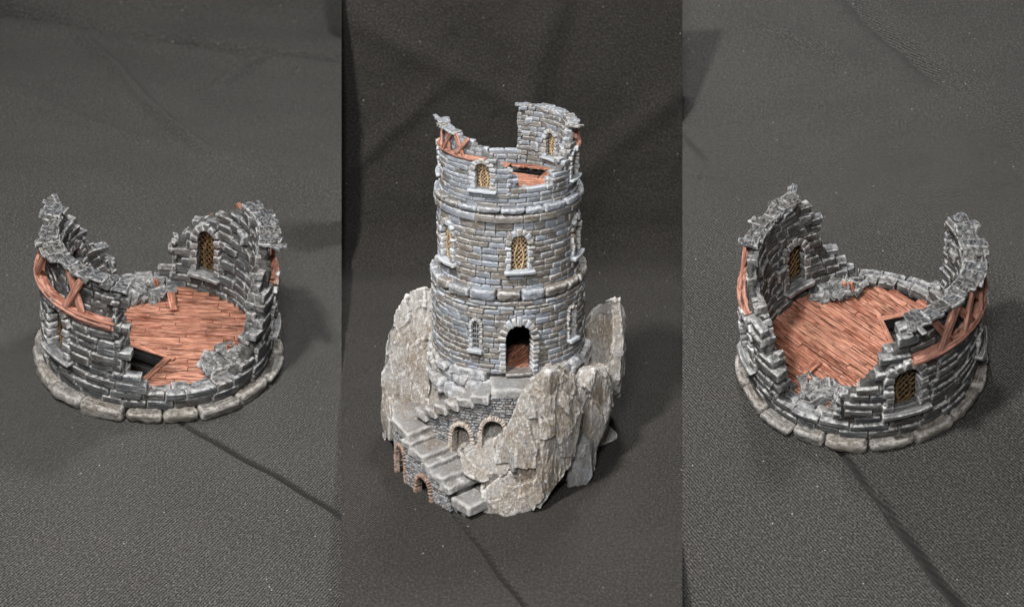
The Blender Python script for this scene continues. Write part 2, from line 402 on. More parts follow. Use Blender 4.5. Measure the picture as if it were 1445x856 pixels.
# ------------------------------------------------------------------ masonry
def interp(tbl, a):
    xs = [t[0] for t in tbl]; ys = [t[1] for t in tbl]
    return float(np.interp(a, xs, ys))
def halfwidth(o, z):
    """arched opening: half width at height z (0 when outside)"""
    a, zb, zt, hw = o[:4]
    if z < zb or z > zt: return 0
    sp = zt - hw*1.5
    if z <= sp: return hw
    k = (z - sp)/(zt - sp); return hw*math.sqrt(max(0, 1 - k**1.7))
def in_open(opens, ang, z, R, pad=0):
    for o in opens:
        d = (ang - o[0] + 180) % 360 - 180
        hw = halfwidth(o, z)
        if hw and abs(math.radians(d))*R < hw + pad: return True
    return False

def courses(mb, Rm, w0, w1, z0, z1, ch, bl, H, opens, pad=.05, a0=0, a1=360, gap=.010, r=.010, jit=.0035, prot=.012, seg=(8, 7, 5), zmaxfn=None, big=0, rough=.0018):
    """courses of stones laid on a cylinder of mean radius Rm between radii w0..w1"""
    f = cylmap(Rm); z = z0; row = 0
    while z < z1 - ch*.35:
        h = ch*random.uniform(.85, 1.15)
        if z1 - (z + h) < ch*.4: h = z1 - z
        a = a0 + (random.uniform(0, 1)*bl*57.3/Rm if a1-a0 >= 360 else 0); end = a + (a1-a0)
        if a1-a0 >= 360: end = a + 360
        while a < end - .2:
            l = bl*random.uniform(.65, 1.35)*57.3/Rm
            if end - (a + l) < bl*.45*57.3/Rm: l = end - a
            b = min(a + l, end); mid = (a+b)/2
            zc = z + h/2
            top = H(mid % 360) if H else 99
            if z + h*.75 <= top:
                segs = [(a, b)]
                for o in opens:
                    hw = max(halfwidth(o, zc), halfwidth(o, z+h*.1), halfwidth(o, z + h*.9))
                    if not hw: continue
                    q = math.degrees((hw + pad*.8)/Rm); ns = []
                    for (s0, s1) in segs:
                        c = o[0] + 360*round(((s0+s1)/2 - o[0])/360)
                        if s1 <= c-q or s0 >= c+q: ns.append((s0, s1)); continue
                        if s0 < c-q: ns.append((s0, c-q))
                        if s1 > c+q: ns.append((c+q, s1))
                    segs = ns
                for (s0, s1) in segs:
                    if math.radians(s1-s0)*Rm < .03: continue
                    if zmaxfn and not zmaxfn(((s0+s1)/2) % 360, z+h/2): continue
                    p = random.uniform(-prot, prot)
                    dz = 0
                    mb.block(f, math.radians(s0)*Rm + gap/2, math.radians(s1)*Rm - gap/2, z+gap/2+dz, z+h-gap/2+dz,
                             w0 + (p if big else 0), w1 + (0 if big else p), r=r, jit=jit, rough=rough, seg=seg)
            a = b
        z += h; row += 1

def core(mb, r0, r1, z0, z1, H, opens, dz=.045, n=240, ok=None, amp=.008):
    nz = max(1, int(round((z1-z0)/dz))); zs = np.linspace(z0, z1, nz+1)
    fill = np.zeros((n, nz), bool); Rm = (r0+r1)/2
    for i in range(n):
        am = (i+.5)*360/n
        for j in range(nz):
            zc = (zs[j]+zs[j+1])/2
            fill[i, j] = (H is None or zs[j+1] <= H(am) - .02) and not in_open(opens, am, zc, Rm, .004) and (ok is None or ok(am, zc))
    idx = {}; P = []; Q = []
    def v(i, j, k):
        i %= n; t = (i, j, k)
        if t not in idx:
            idx[t] = len(P); a = i*2*math.pi/n; r = (r0, r1)[k]
            e = [random.uniform(-amp, amp) for _ in range(3)]
            P.append(((r+e[0])*math.cos(a), (r+e[0])*math.sin(a), zs[j] + e[1]))
        return idx[t]
    for i in range(n):
        for j in range(nz):
            if not fill[i, j]: continue
            Q.append((v(i, j, 1), v(i+1, j, 1), v(i+1, j+1, 1), v(i, j+1, 1)))
            Q.append((v(i, j, 0), v(i, j+1, 0), v(i+1, j+1, 0), v(i+1, j, 0)))
            if j == nz-1 or not fill[i, j+1]: Q.append((v(i, j+1, 1), v(i+1, j+1, 1), v(i+1, j+1, 0), v(i, j+1, 0)))
            if j == 0 or not fill[i, j-1]: Q.append((v(i, j, 1), v(i, j, 0), v(i+1, j, 0), v(i+1, j, 1)))
            if not fill[(i+1) % n, j]: Q.append((v(i+1, j, 1), v(i+1, j, 0), v(i+1, j+1, 0), v(i+1, j+1, 1)))
            if not fill[(i-1) % n, j]: Q.append((v(i, j, 1), v(i, j+1, 1), v(i, j+1, 0), v(i, j, 0)))
    mb.add(P, Q)

def arch_points(o, R, off=0, n=9):
    """points (u, v, angle) round the arch of an opening, u measured from its centre"""
    a, zb, zt, hw = o[:4]; sp = zt - hw*1.5; out = []
    for i in range(n):
        th = math.pi*(i+.5)/n
        x = math.cos(th)*(hw+off); y = abs(math.sin(th))**(1/1.3)*(zt-sp+off)
        out.append((x, sp+y, math.atan2(math.sin(th)*(hw+off), math.cos(th)*(hw+off))))
    return out

def window(parent, o, R, w_out, mats, fr=.05, depth=.10, inside=None, sill=True, grille='lattice', name='window', nst=7, proj=.03, key=True):
    """frame stones as the part; sill, lattice and pane as its sub-parts"""
    a, zb, zt, hw = o[:4]; uc = math.radians(a)*R; f = cylmap(R); mb = MB()
    sp = zt - hw*1.5
    faces = [(w_out-depth*.6, w_out+proj)] + ([(inside-proj*.9, inside+depth*.5)] if inside else [])
    for (wa, wb) in faces:
        z = zb; 
        while z < sp-.01:
            h = min(random.uniform(.055, .085)*(fr/.05)**.5, sp-z)
            for s in (-1, 1):
                ex = fr*random.uniform(.75, 1.3); u0, u1 = sorted((uc+s*hw*.96, uc+s*(hw+ex)))
                mb.block(f, u0, u1, z+.003, z+h-.003, wa, wb+random.uniform(-.008, .008), r=.013, jit=.004, rough=.003)
            z += h
        pts = arch_points(o, R, fr*.45, nst)
        for i, (x, v, th) in enumerate(pts):
            kk = 1.35 if (key and i == nst//2) else random.uniform(.9, 1.15)
            g = rotmap(f, uc+x, v, th)
            seglen = (hw+fr*.5)*math.pi/nst*1.15
            mb.block(g, -fr*.5, fr*.5*kk*1.15, -seglen*.46, seglen*.46, wa, wb+random.uniform(-.006, .008)+(.01 if kk > 1.3 else 0), r=.012, jit=.004, rough=.003)
    fo = mb.build(name, mats[0], parent)
    if sill:
        mb = MB()
        mb.block(f, uc-hw-fr*1.2, uc+hw+fr*1.2, zb-.045, zb, w_out-.05, w_out+.075, r=.012, jit=.005, rough=.003, seg=(12, 6, 6), tone=.0, hue=.2)
        if inside: mb.block(f, uc-hw-fr*1.2, uc+hw+fr*1.2, zb-.045, zb, inside-.085, inside+.05, r=.012, jit=.005, rough=.003, seg=(12, 6, 6), tone=.0, hue=.2)
        mb.build('sill', mats[0], fo)
    wm = w_out - depth*.5 if not inside else (w_out+inside)/2
    # pane
    mb = MB(); m = 12; P = []; Q = []
    for i in range(m+1):
        z = zb + (zt-.002-zb)*i/m; h = max(halfwidth(o, z), .004)
        for u in (-h, h):
            for ww in (wm-.006, wm+.006): P.append((uc+u, z, ww))
    for i in range(m):
        b0 = i*4
        Q += [(b0, b0+2, b0+6, b0+4), (b0+1, b0+5, b0+7, b0+3), (b0, b0+4, b0+5, b0+1), (b0+2, b0+3, b0+7, b0+6)]
    mb.add(f(np.array(P)), Q); mb.build('window_pane', M_pane, fo)
    # lattice
    mb = MB(); tw = hw*.05
    def bar(u0, v0, u1, v1, ww, th=1.):
        L = math.hypot(u1-u0, v1-v0); 
        if L < 1e-4: return
        g = rotmap(f, uc+u0, v0, math.atan2(v1-v0, u1-u0)); t = tw*th
        mb.block(g, -t*.5, L+t*.5, -t, t, ww-t, ww+t, r=t*.7, jit=0, rough=0, seg=(4, 4, 4))
    for side in ([1, -1] if inside else [1]):
        ww = wm + side*.014
        if grille == 'bars':
            bar(0, zb, 0, zt-.01, ww, 1.6)
            k = zb+.05
            while k < zt-.05:
                h = halfwidth(o, k); bar(-h, k, h, k, ww, 1.6); k += .065
            for s in (-.5, .5): bar(hw*s, zb, hw*s, sp, ww)
            continue
        # diagonal weave clipped to the opening
        stp = hw*.58
        for s in (-1, 1):
            c = zb - 2*hw
            while c < zt + 2*hw:
                pts = []
                for q in range(25):
                    u = -hw + 2*hw*q/24; v = c + s*u*1.15
                    pts.append((u, v, v > zb and v < zt and abs(u) < halfwidth(o, v)))
                run = [p for p in pts if p[2]]
                if len(run) >= 2: bar(run[0][0], run[0][1], run[-1][0], run[-1][1], ww + s*tw*.7)
                c += stp
        for s in (-1, 1):   # two bent uprights
            prev = None
            for q in range(15):
                v = zb + (zt - zb - .01)*q/14; u = s*hw*(.36 + .2*math.sin(math.pi*2.0*(v-zb)/(zt-zb) - .6))
                if halfwidth(o, v) < abs(u): break
                if prev: bar(prev[0], prev[1], u, v, ww + tw*1.6*side, 1.7)
                prev = (u, v)
    mb.build('window_grille' if grille == 'bars' else 'lattice', mats[1], fo)
    return fo

# ------------------------------------------------------------------ the ruined storey (built three times, turned)
TOP = 1.27
HA = [(119, 0), (120, .30), (121, .48), (126, .62), (133, .74), (141, .92), (148, 1.07), (154, 1.2), (158, TOP+.02), (249.5, TOP+.02), (249.6, .42), (257, .42), (257.1, .33), (262, .33), (262.1, 0)]
HB = [(-50, 0), (-49, .32), (-42, .36), (-36, .46), (-31, .62), (-26, .82), (-20, 1.03), (-13, TOP+.02), (22, TOP+.02), (38, 1.22), (47, 1.14), (57, 1.04), (66, .94), (74, .82), (81.5, .66), (81.6, .40), (85, .36), (88, 0)]
def Hring(a):
    a %= 360; b = a if a < 200 else a - 360
    return max(.285, interp(HA, a), interp(HB, b))
BEAMS = [(155, 248), (-14, 58)]
def beamzone(a):
    a %= 360; b = a if a < 250 else a - 360
    return any(s-1 <= b <= e+1 for s, e in BEAMS)
OPEN = [(60, .40, .86, .105), (-8, .40, .86, .105), (152, .40, .86, .105), (213, .40, .86, .105)]

def ruined_storey(name, mw, stone_m, core_m, lat, seed, label, rim=.285, floor_m=None):
    Hf = lambda a: max(Hring(a), rim)
    global RG
    random.seed(seed); RG = np.random.default_rng(seed)
    root = empty(name, mw); tag(root, label, 'ruin model', 'ruined round tower storeys')
    mats = (M_ringtrim if stone_m is M_ring else M_trim, lat)
    # low flange of big rounded stones
    mb = MB(); f = cylmap(1.05); a = random.uniform(0, 10); a0 = a
    while a < a0 + 359:
        l = random.uniform(15.5, 22)
        if a0+360-(a+l) < 9: l = a0+360-a
        mb.block(f, math.radians(a)*1.05+.006, math.radians(a+l)*1.05-.006, .002, .115+random.uniform(-.008, .01), .93, 1.085+random.uniform(-.01, .018), r=.045, jit=.008, rough=.007, seg=(16, 9, 8))
        a += l
    mb.build('base_ring', M_foot if stone_m is M_ring else stone_m, root)
    # masonry wall, one mesh: both skins of stones and the core between
    mb = MB()
    def okout(a, z): return not (z > .90 and beamzone(a))
    courses(mb, 1.0, .90, 1.0, .10, TOP, .083, .25, Hf, OPEN, prot=.014, zmaxfn=okout, r=.011, jit=.004, rough=.0018, seg=(10, 7, 5))
    courses(mb, .86, .83, .93, .165, TOP, .092, .17, lambda a: Hf(a)-.015, OPEN, prot=.018, big=1, r=.013, jit=.006, rough=.002)
    # loose irregular stones proud of the inner face
    fi = cylmap(.86)
    for (aa, z) in ((28, .98), (5, .62), (170, .9), (232, .55), (190, .66), (240, 1.0)):
        mb.block(fi, math.radians(aa)*.86-.07, math.radians(aa)*.86+.07, z-.065, z+.065, .80, .90, r=.03, jit=.014, rough=.006, seg=(9, 9, 5))
    # toothed ends: extra stones stepping out of the broken ends
    fo = cylmap(1.0)
    for (aa, s) in ((249.5, 1), (81.5, 1), (120, -1)):
        z = .30
        while z < Hring(aa - s*2.5)-.05:
            l = random.uniform(.0, .055)
            for (wa, wb) in ((.92, 1.01), (.82, .91)):
                if okout(aa, z) or wb < .95:
                    u = math.radians(aa)*1.0
                    u0, u1 = sorted((u - s*.03, u + s*(.015+l*random.uniform(.4, 1))))
                    mb.block(fo, u0, u1, z+.004, z+.074, wa, wb, r=.02, jit=.008, rough=.004)
            z += .079
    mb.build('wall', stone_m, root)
    mb = MB()
    core(mb, .875, .965, .02, TOP-.01, Hf, OPEN, ok=okout, amp=.007)
    core(mb, .875, .925, .89, TOP-.01, Hf, OPEN, ok=lambda a, z: beamzone(a), amp=.007)
    mb.build('wall_core', core_m, root)
    for o in OPEN:
        window(root, o, .93, .99, mats, fr=.068, depth=.1, inside=.845, proj=.038)
    # curved timber beams, planks crossed above them, broken eaves on top
    fb = cylmap(1.08)
    for bi, (s, e) in enumerate(BEAMS):
        mb = MB()
        for k, (za, zb_, wa, wb) in enumerate(((.865, .897, .95, 1.025), (.897, .925, .95, 1.045), (.925, .95, .95, 1.03))):
            e2 = e + (2.5, 0, 5)[k] * (1 if bi else .3)
            wb -= .018*bi; mb.block(fb, math.radians(s-(1, 2, 0)[k])*1.08, math.radians(e2)*1.08, za, zb_, wa, wb, r=.008, jit=.004, rough=.003, seg=(60, 5, 6), tone=random.uniform(.2, 1))
        mb.build('curved_beam', M_beam, root)
        lim = e if bi == 0 else 30; limb = e if bi == 0 else 50
        a = s + 6 if bi == 0 else 9; par = 0
        while a < limb - 3:
            da = random.uniform(9, 13) * (1 if par % 2 else -1)
            if s+2 < a+da < limb+3 and random.random() > .15:
                mb = MB()
                a1_, a2_ = math.radians(a), math.radians(a+da)
                rr = 1.0 + (.02 if par % 2 else 0)
                plank(mb, (rr*math.cos(a1_), rr*math.sin(a1_), .94), ((rr-.05)*math.cos(a2_), (rr-.05)*math.sin(a2_), min(TOP-.01, Hring(a+da)+.02)), random.uniform(.045, .075), .03, upv=(math.cos(a1_), math.sin(a1_), 0), tone=random.uniform(.2, 1))
                mb.build('brace', M_beam, root)
            a += random.uniform(7, 10); par += 1
        mb = MB(); a = s - 1; fe = cylmap(1.0)
        while a < lim + (2 if bi == 0 else 0):
            l = random.uniform(3.5, 8.0); rin = random.uniform(.83, .86); ro = random.uniform(.965, 1.035)
            t = random.uniform(0, .010)
            mb.block(fe, math.radians(a-.4), math.radians(a+l+.4), TOP-.02+t, TOP+.018+t, rin, ro, r=.008, jit=.007, rough=.009, seg=(10, 5, 18), tone=1)
            a += l
        # splintered tips
        for q in range(3):
            aa = math.radians(s + random.uniform(-2, 4)); r0 = random.uniform(.93, .98)
            plank(mb, (r0*math.cos(aa), r0*math.sin(aa), TOP), ((r0+.12)*math.cos(aa-.05*q), (r0+.12)*math.sin(aa-.05*q), TOP+.01+.018*q), .045, .018, upv=(0, 0, 1), jit=.006)
        mb.build('broken_eaves', stone_m, root)
    # floor of boards with a hatch
    ZF = .205; mb = MB(); RF = .85
    c1 = np.array([.08, -.38]); e1 = np.array([-.85, .53]); e2 = np.array([-.53, -.85])
    L1, L2 = .62, .40; ang = math.radians(-5); dx = np.array([math.cos(ang), math.sin(ang)]); dy = np.array([-dx[1], dx[0]])
    rect = [c1, c1+e1*L1, c1+e1*L1+e2*L2, c1+e2*L2]
    def hatch_iv(v):
        xs = []
        for i in range(4):
            p, q = rect[i], rect[(i+1) % 4]; pv, qv = p@dy, q@dy
            if (pv-v)*(qv-v) < 0: t = (v-pv)/(qv-pv); xs.append((p+(q-p)*t)@dx)
        return (min(xs), max(xs)) if len(xs) >= 2 else None
    v = -RF; wdt = .062
    while v < RF - .02:
        wd = wdt*random.uniform(.85, 1.15); va, vb = v+.004, min(v+wd-.004, RF)
        def span(x): return math.sqrt(max(0, RF*RF - x*x))
        lo = -min(span(va), span(vb)) ; hi = -lo
        cuts = [lo]; x = lo + random.uniform(.15, .7)
        while x < hi - .12: cuts.append(x); x += random.uniform(.35, .8)
        cuts.append(hi)
        ivs = [hatch_iv(va+.001), hatch_iv((va+vb)/2), hatch_iv(vb-.001)]
        have = [i for i in ivs if i]
        for ca, cb in zip(cuts[:-1], cuts[1:]):
            pcs = [((ca, ca), (cb, cb))]
            if have:
                A_ = ivs[0] or have[0]; B_ = ivs[2] or have[-1]
                if not (cb < min(A_[0], B_[0]) or ca > max(A_[1], B_[1])):
                    pcs = [((ca, ca), (min(cb, A_[0]), min(cb, B_[0]))), ((max(ca, A_[1]), max(ca, B_[1])), (cb, cb))]
            for (l0, l1), (r0, r1) in pcs:
                if r0-l0 < .03 and r1-l1 < .03: continue
                r0 = max(r0, l0+.005); r1 = max(r1, l1+.005)
                Lm = max(r0-l0, r1-l1); zz = ZF + random.uniform(-.006, .004)
                def fn(p, l0=l0, l1=l1, r0=r0, r1=r1, Lm=Lm, va=va, vb=vb, zz=zz):
                    k = np.clip((p[:, 1]-va)/(vb-va), 0, 1); u = np.clip((p[:, 0])/Lm, 0, 1)
                    lx = l0*(1-k)+l1*k; rx = r0*(1-k)+r1*k; X = lx + (rx-lx)*u
                    return np.stack([X*dx[0]+p[:, 1]*dy[0], X*dx[1]+p[:, 1]*dy[1], zz + p[:, 2]], 1)
                mb.block(fn, .002, Lm-.002, va, vb, -.03, 0, r=.006, jit=.0015, rough=.0012, seg=(14, 7, 4))
        v += wd
    fl = mb.build('plank_floor', floor_m or M_wood, root)
    mb = MB()
    def P3(p, z): return (p[0], p[1], z)
    plank(mb, P3(c1-e1*.05, ZF+.01), P3(c1+e1*L1, ZF+.01), .04, .025, tone=.9)
    plank(mb, P3(c1+e2*0, ZF+.014), P3(c1+e2*(L2-.0), ZF+.014), .045, .025, tone=.7)
    mb.build('hatch_frame', floor_m or M_wood, fl)
    mb = MB()
    for (p, q) in ((c1, c1+e1*L1), (c1, c1+e2*L2), (c1+e1*L1, c1+e1*L1+e2*L2)):
        plank(mb, P3(p, ZF-.065), P3(q, ZF-.065), .012, .12, jit=0, rough=0)
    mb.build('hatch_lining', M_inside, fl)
    # fallen stones
    for (px, py, spread, cnt, woodbits) in ((.56, -.46, .17, 26, 2), (-.10, .66, .17, 20, 1)):
        mb = MB()
        for i in range(cnt):
            a = random.uniform(0, 6.283); q = spread*math.sqrt(random.uniform(0, 1)); tx, ty = -py, px
            nn = math.hypot(px, py); t = q*math.cos(a)*1.5; s_ = q*math.sin(a)*.75
            x = px + (tx*t + px*s_)/nn; y = py + (ty*t + py*s_)/nn
            if math.hypot(x, y) > .82: continue
            h = .09*(1 - (q/spread)**2) * random.uniform(.3, 1)
            sz = random.uniform(.035, .075); R3 = Matrix.Rotation(random.uniform(0, 6.28), 3, Vector((random.gauss(0, .5), random.gauss(0, .5), 1)).normalized())
            R3 = np.array(R3 @ Matrix.Rotation(random.uniform(-.5, .5), 3, 'X'))
            g = lambda p, R3=R3, x=x, y=y, h=h: p@R3.T + np.array([x, y, ZF+.02+h])
            mb.block(g, -sz*random.uniform(.9, 1.5), sz, -sz*.7, sz*.7, -sz*.55, sz*.55, r=.007, jit=.011, rough=.003, seg=(6, 6, 5), tone=1)
        rb = mb.build('rubble_pile', stone_m, root)
        for i in range(woodbits):
            mb = MB()
            x, y = px + random.uniform(-.14, .14), py + random.uniform(-.05, .1)
            plank(mb, (x, y, ZF+.03), (x+random.uniform(-.04, .04), y+.02, ZF+.17), .035, .03, upv=(0, 1, .2))
            mb.build('splinter', M_wood, rb)
    mb = MB()
    plank(mb, (.10, .60, ZF+.07), (.13, .36, ZF+.015), .075, .018, jit=.008)
    mb.build('loose_board', M_wood, root)
    mb = MB()
    plank(mb, (-.32, .66, ZF+.018), (-.02, .74, ZF+.03), .06, .02)
    mb.build('loose_board', M_wood, root)
    return root

ruined_storey('ruined_storey', Mframe(FL[0], FL[1], .936, 0), M_ring, M_core, M_brass, 11,
              'dark grey ruined stone ring whose floor hatch opens beside the broken pillar with timber beam')
ruined_storey('ruined_storey', Mframe(FR[0], FR[1], .849, 140), M_ring, M_core, M_brass, 12,
              'dark grey ruined stone ring with arched window and sill in its low front wall')

# ------------------------------------------------------------------ the tower in the middle
S = .6
def at_z(z, s=S): return Mframe(np.array([-.0, 0, z*S]), np.eye(3), s)
Z1, Z2, Z3 = 1.46, 2.35, 3.40
R1, R2, KT = .95, .865, .825
HB[:] = HB[:HB.index((22, TOP+.02))] + [(22, TOP+.02), (45, 1.23), (57, 1.16), (64, 1.07), (71, .95), (78, .8), (84, .66), (89, .52), (93, .40), (94, 0)]
ruined_storey('ruined_storey', Mframe(np.array([0, 0, Z3*S]), np.eye(3), S*KT, 189, .82), M_ringm, M_coreL, M_pale, 13,
              'pale ruined top storey ring standing on the middle storey of the tall tower', rim=.41)

random.seed(21); RG = np.random.default_rng(21)
def flange(name, parent, R, z0, z1, lo=15, hi=21, out=.085, m=None):
    mb = MB(); f = cylmap(R); a = random.uniform(0, 10); a0 = a
    while a < a0 + 359:
        l = random.uniform(lo, hi)
        if a0+360-(a+l) < 9: l = a0+360-a
        mb.block(f, math.radians(a)*R+.006, math.radians(a+l)*R-.006, z0, z1+random.uniform(-.008, .01), R-.08, R+out+random.uniform(-.01, .015), r=.04, jit=.007, rough=.007, seg=(16, 9, 8))
        a += l
    return mb.build(name, m or M_tower, parent)

# middle storey (local z from 0)
mid = empty('middle_storey', at_z(Z2)); tag(mid, 'round grey stone storey with three lattice windows between two stone bands of the tall tower', 'tower storey')
hgt = Z3 - Z2 - .002
MOP = [(278.5, .36, .80, .10), (213, .36, .80, .10), (340, .36, .80, .10), (120, .36, .80, .10)]
flange('base_ring', mid, R2, .004, .125, out=.095)
mb = MB(); courses(mb, R2, R2-.12, R2, .10, hgt-.1, .0745, .17, None, MOP, prot=.010, pad=.05)
courses(mb, R2, R2-.12, R2+.03, hgt-.1, hgt-.008, .09, .24, None, [], prot=.016)
mb.build('wall', M_tower, mid)
mb = MB(); core(mb, R2-.16, R2-.03, .01, hgt-.01, None, MOP, amp=.002); mb.build('wall_core', M_core, mid)
for o in MOP[:3]: window(mid, o, R2, R2-.005, (M_trim, M_pale), fr=.062, depth=.09, proj=.035)
mb = MB(); mb.block(cylmap(1), 0, .01, 0, .01, 0, .01, seg=(2, 2, 2), r=.001, jit=0, rough=0)
P = [(0, 0, .02)] + [((R2-.14)*math.cos(i*math.pi/24), (R2-.14)*math.sin(i*math.pi/24), .02) for i in range(48)]
mb = MB(); mb.add(P, [(0, 1+i, 1+(i+1) % 48, 1+(i+1) % 48) for i in range(0)] or [(0, 1+2*i, 2+2*i, 1+(2*i+2) % 48) for i in range(24)]); mb.build('floor', M_wood, mid)

# rock base with the ground storey
base = empty('rocky_tower_base', at_z(0)); tag(base, 'round ground storey with dark arched doorway on grey rocks with curving stone stairs', 'tower base')
Hg = Z2 - .004
DOOR = (277.5, Z1-.02, Z1+.60, .155)
GOP = [DOOR, (246, Z1+.26, Z1+.62, .052), (323, Z1+.27, Z1+.66, .052)]
mb = MB(); courses(mb, R1, R1-.12, R1, Z1-.05, Hg-.06, .072, .165, None, GOP, prot=.010, pad=.045)
courses(mb, R1, R1-.12, R1-.01, Hg-.06, Hg-.004, .06, .2, None, [], prot=.012)
mb.build('wall', M_tower, base)
mb = MB(); core(mb, R1-.17, R1-.03, Z1-.25, Hg-.01, None, GOP, amp=.002); mb.build('wall_core', M_core, base)
def cyl2(mb, fn, *a, **k): mb.block(fn, *a, **k)
# doorway
dr = window(base, GOP[1], R1, R1-.005, (M_trim, M_bars), fr=.034, depth=.07, proj=.028, grille='bars', nst=11, key=False)
window(base, GOP[2], R1, R1-.005, (M_trim, M_bars), fr=.034, depth=.07, proj=.028, grille='bars', nst=11, key=False)
mb = MB(); f = cylmap(R1); uc = math.radians(DOOR[0])*R1; hw = DOOR[3]; sp = DOOR[2]-hw*1.5; z = DOOR[1]
while z < sp-.01:
    h = min(random.uniform(.05, .065), sp-z)
    for s in (-1, 1):
        u0, u1 = sorted((uc+s*hw, uc+s*(hw+.075*random.uniform(.9, 1.15))))
        mb.block(f, u0, u1, z+.003, z+h-.003, R1-.10, R1+.045, r=.013, jit=.003, rough=.003)
    z += h
for i, (x, v, th) in enumerate(arch_points(DOOR, R1, .04, 11)):
    k = 1.5 if i == 5 else random.uniform(.9, 1.2)
    mb.block(rotmap(f, uc+x, v, th), -.04, .045*k, -.026, .026, R1-.10, R1+.045+(.015 if k > 1.4 else 0), r=.012, jit=.004, rough=.003)
da = mb.build('door_arch', M_trim, base)
mb = MB(); mb.block(f, uc-hw, uc+hw, DOOR[1]-.03, DOOR[1]+.012, R1-.2, R1+.06, r=.01, jit=.002, seg=(10, 5, 6), tone=.8); mb.build('threshold', M_tower, da)
mb = MB(); v = -.8
while v < .8:   # boards inside, running away to the right
    d = np.array([math.cos(math.radians(62)), math.sin(math.radians(62))]); n_ = np.array([-d[1], d[0]]); c = v*n_ + np.array([.14, -.50]); h = math.sqrt(max(0, .11-v*v))
    if h > .1: plank(mb, (c[0]-d[0]*h, c[1]-d[1]*h, Z1-.02), (c[0]+d[0]*h, c[1]+d[1]*h, Z1-.02), .078, .03, seg=(20, 6, 4), jit=.002)
    v += .084
mb.build('plank_floor', M_wood, base)
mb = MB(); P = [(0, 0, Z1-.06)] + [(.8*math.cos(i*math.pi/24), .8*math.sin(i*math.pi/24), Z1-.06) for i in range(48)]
mb.add(P, [(0, 1+2*i, 2+2*i, 1+(2*i+2) % 48) for i in range(24)]); mb.build('interior_shade_disc', M_inside, base)  # near-black disc added for the shade deep inside the doorway
# rough footing stones
mb = MB(); f = cylmap(1.0)
for row, (z0_, rr, hh) in enumerate(((Z1-.15, .985, .125), (Z1-.29, 1.0, .15), (Z1-.46, 1.02, .18))):
    a = 0
    while a < 360:
        l = random.uniform(9, 15) if row else random.uniform(13, 20)
        if not (258 < a+l/2 < 290) or row:
            mb.block(f, math.radians(a)+.004, math.radians(min(a+l, 360))-.004, z0_+random.uniform(-.02, .01), z0_+hh+random.uniform(-.01, .02), rr-.16, rr+random.uniform(-.015, .05), r=.055, jit=.016, rough=.010, seg=(12, 10, 8))
        a += l
mb.build('footing', M_slate, base)

def rock(name, pts, mat, vox=.015, amp=.05, seed=0, stretch=(1, 1, .5), parent=base, shear=.0):
    bm = bmesh.new()
    for p in pts: bm.verts.new(p)
    bmesh.ops.convex_hull(bm, input=bm.verts)
    bmesh.ops.delete(bm, geom=[v for v in bm.verts if not v.link_faces], context='VERTS')
    me = bpy.data.meshes.new(name); bm.to_mesh(me); bm.free()
    o = bpy.data.objects.new(name, me); col.objects.link(o)
    md = o.modifiers.new('m', 'REMESH'); md.mode = 'VOXEL'; md.voxel_size = vox
    dg = bpy.context.evaluated_depsgraph_get(); me2 = bpy.data.meshes.new_from_object(o.evaluated_get(dg))
    o.modifiers.clear(); o.data = me2
    off = Vector((seed*7.3, seed*3.1, seed*1.7)); n = len(me2.vertices)
    co = np.empty(n*3, 'f'); me2.vertices.foreach_get('co', co); nr = np.empty(n*3, 'f'); me2.vertices.foreach_get('normal', nr)
    co = co.reshape(-1, 3); nr = nr.reshape(-1, 3); out = np.empty_like(co)
    for i in range(n):
        p = Vector(co[i]); q = Vector((p.x*stretch[0], p.y*stretch[1], p.z*stretch[2])) + off
        w1 = q + mn.noise_vector(q*2.2)*.12
        D = mn.fractal(q*1.5, 1.0, 2.0, 3) * .45
        for (sc, kt, kh) in ((2.0, 2.0, .60), (4.6, 1.1, .16), (11., .45, .05)):
            dd, pp = mn.voronoi(w1*sc + off); c = pp[0]
            hv = mn.cell_vector(c*97.3) - Vector((.5, .5, .5)); rv = (w1*sc + off) - c
            D += rv.dot(hv.normalized())*kt/ (sc**.35) * .6 + hv.x*kh*1.6
            D -= max(0, .05 - (dd[1]-dd[0]))*kh*3
        D += (mn.ridged_multi_fractal(q*5.0, .9, 2.1, 4, 1.0, 2.0)-1.2)*.10
        D += (mn.noise(Vector((q.x*13, q.y*13, q.z*8)) + w1)*.35 + abs(mn.noise(Vector((q.x*26+q.z*3, q.y*26, q.z*12))))*-.30) * .45
        D = max(-1.3, min(1.3, D)); out[i] = co[i] + nr[i]*D*amp*.8
    me2.vertices.foreach_set('co', out.ravel()); me2.update()
    me2.polygons.foreach_set('use_smooth', np.ones(len(me2.polygons), bool))
    me2.materials.clear(); me2.materials.append(mat)
    o.parent = parent; o.name = name
    return o

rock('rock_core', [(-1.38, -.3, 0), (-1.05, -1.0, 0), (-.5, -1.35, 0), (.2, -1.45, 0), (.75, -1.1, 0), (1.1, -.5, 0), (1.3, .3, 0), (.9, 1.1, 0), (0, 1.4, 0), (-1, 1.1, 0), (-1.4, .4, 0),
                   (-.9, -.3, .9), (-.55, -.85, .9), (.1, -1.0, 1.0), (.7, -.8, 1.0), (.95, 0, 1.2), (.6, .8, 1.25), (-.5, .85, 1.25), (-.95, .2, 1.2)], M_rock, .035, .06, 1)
rock('rock', [(-.90, .35, 2.02), (-1.08, .30, 2.03), (-1.24, .28, 1.98), (-1.42, .2, 1.76), (-1.54, .1, 1.46), (-1.60, .0, 1.0), (-1.60, -.1, .5), (-1.0, -.35, .62), (-.93, -.05, 1.5), (-.9, .6, 1.9), (-1.5, .6, 1.0), (-1.5, .6, 0), (-1.62, 0, 0), (-.9, .6, 0), (-1.0, -.35, .3)], M_rock, .02, .055, 2, (2.2, 2.2, .55))
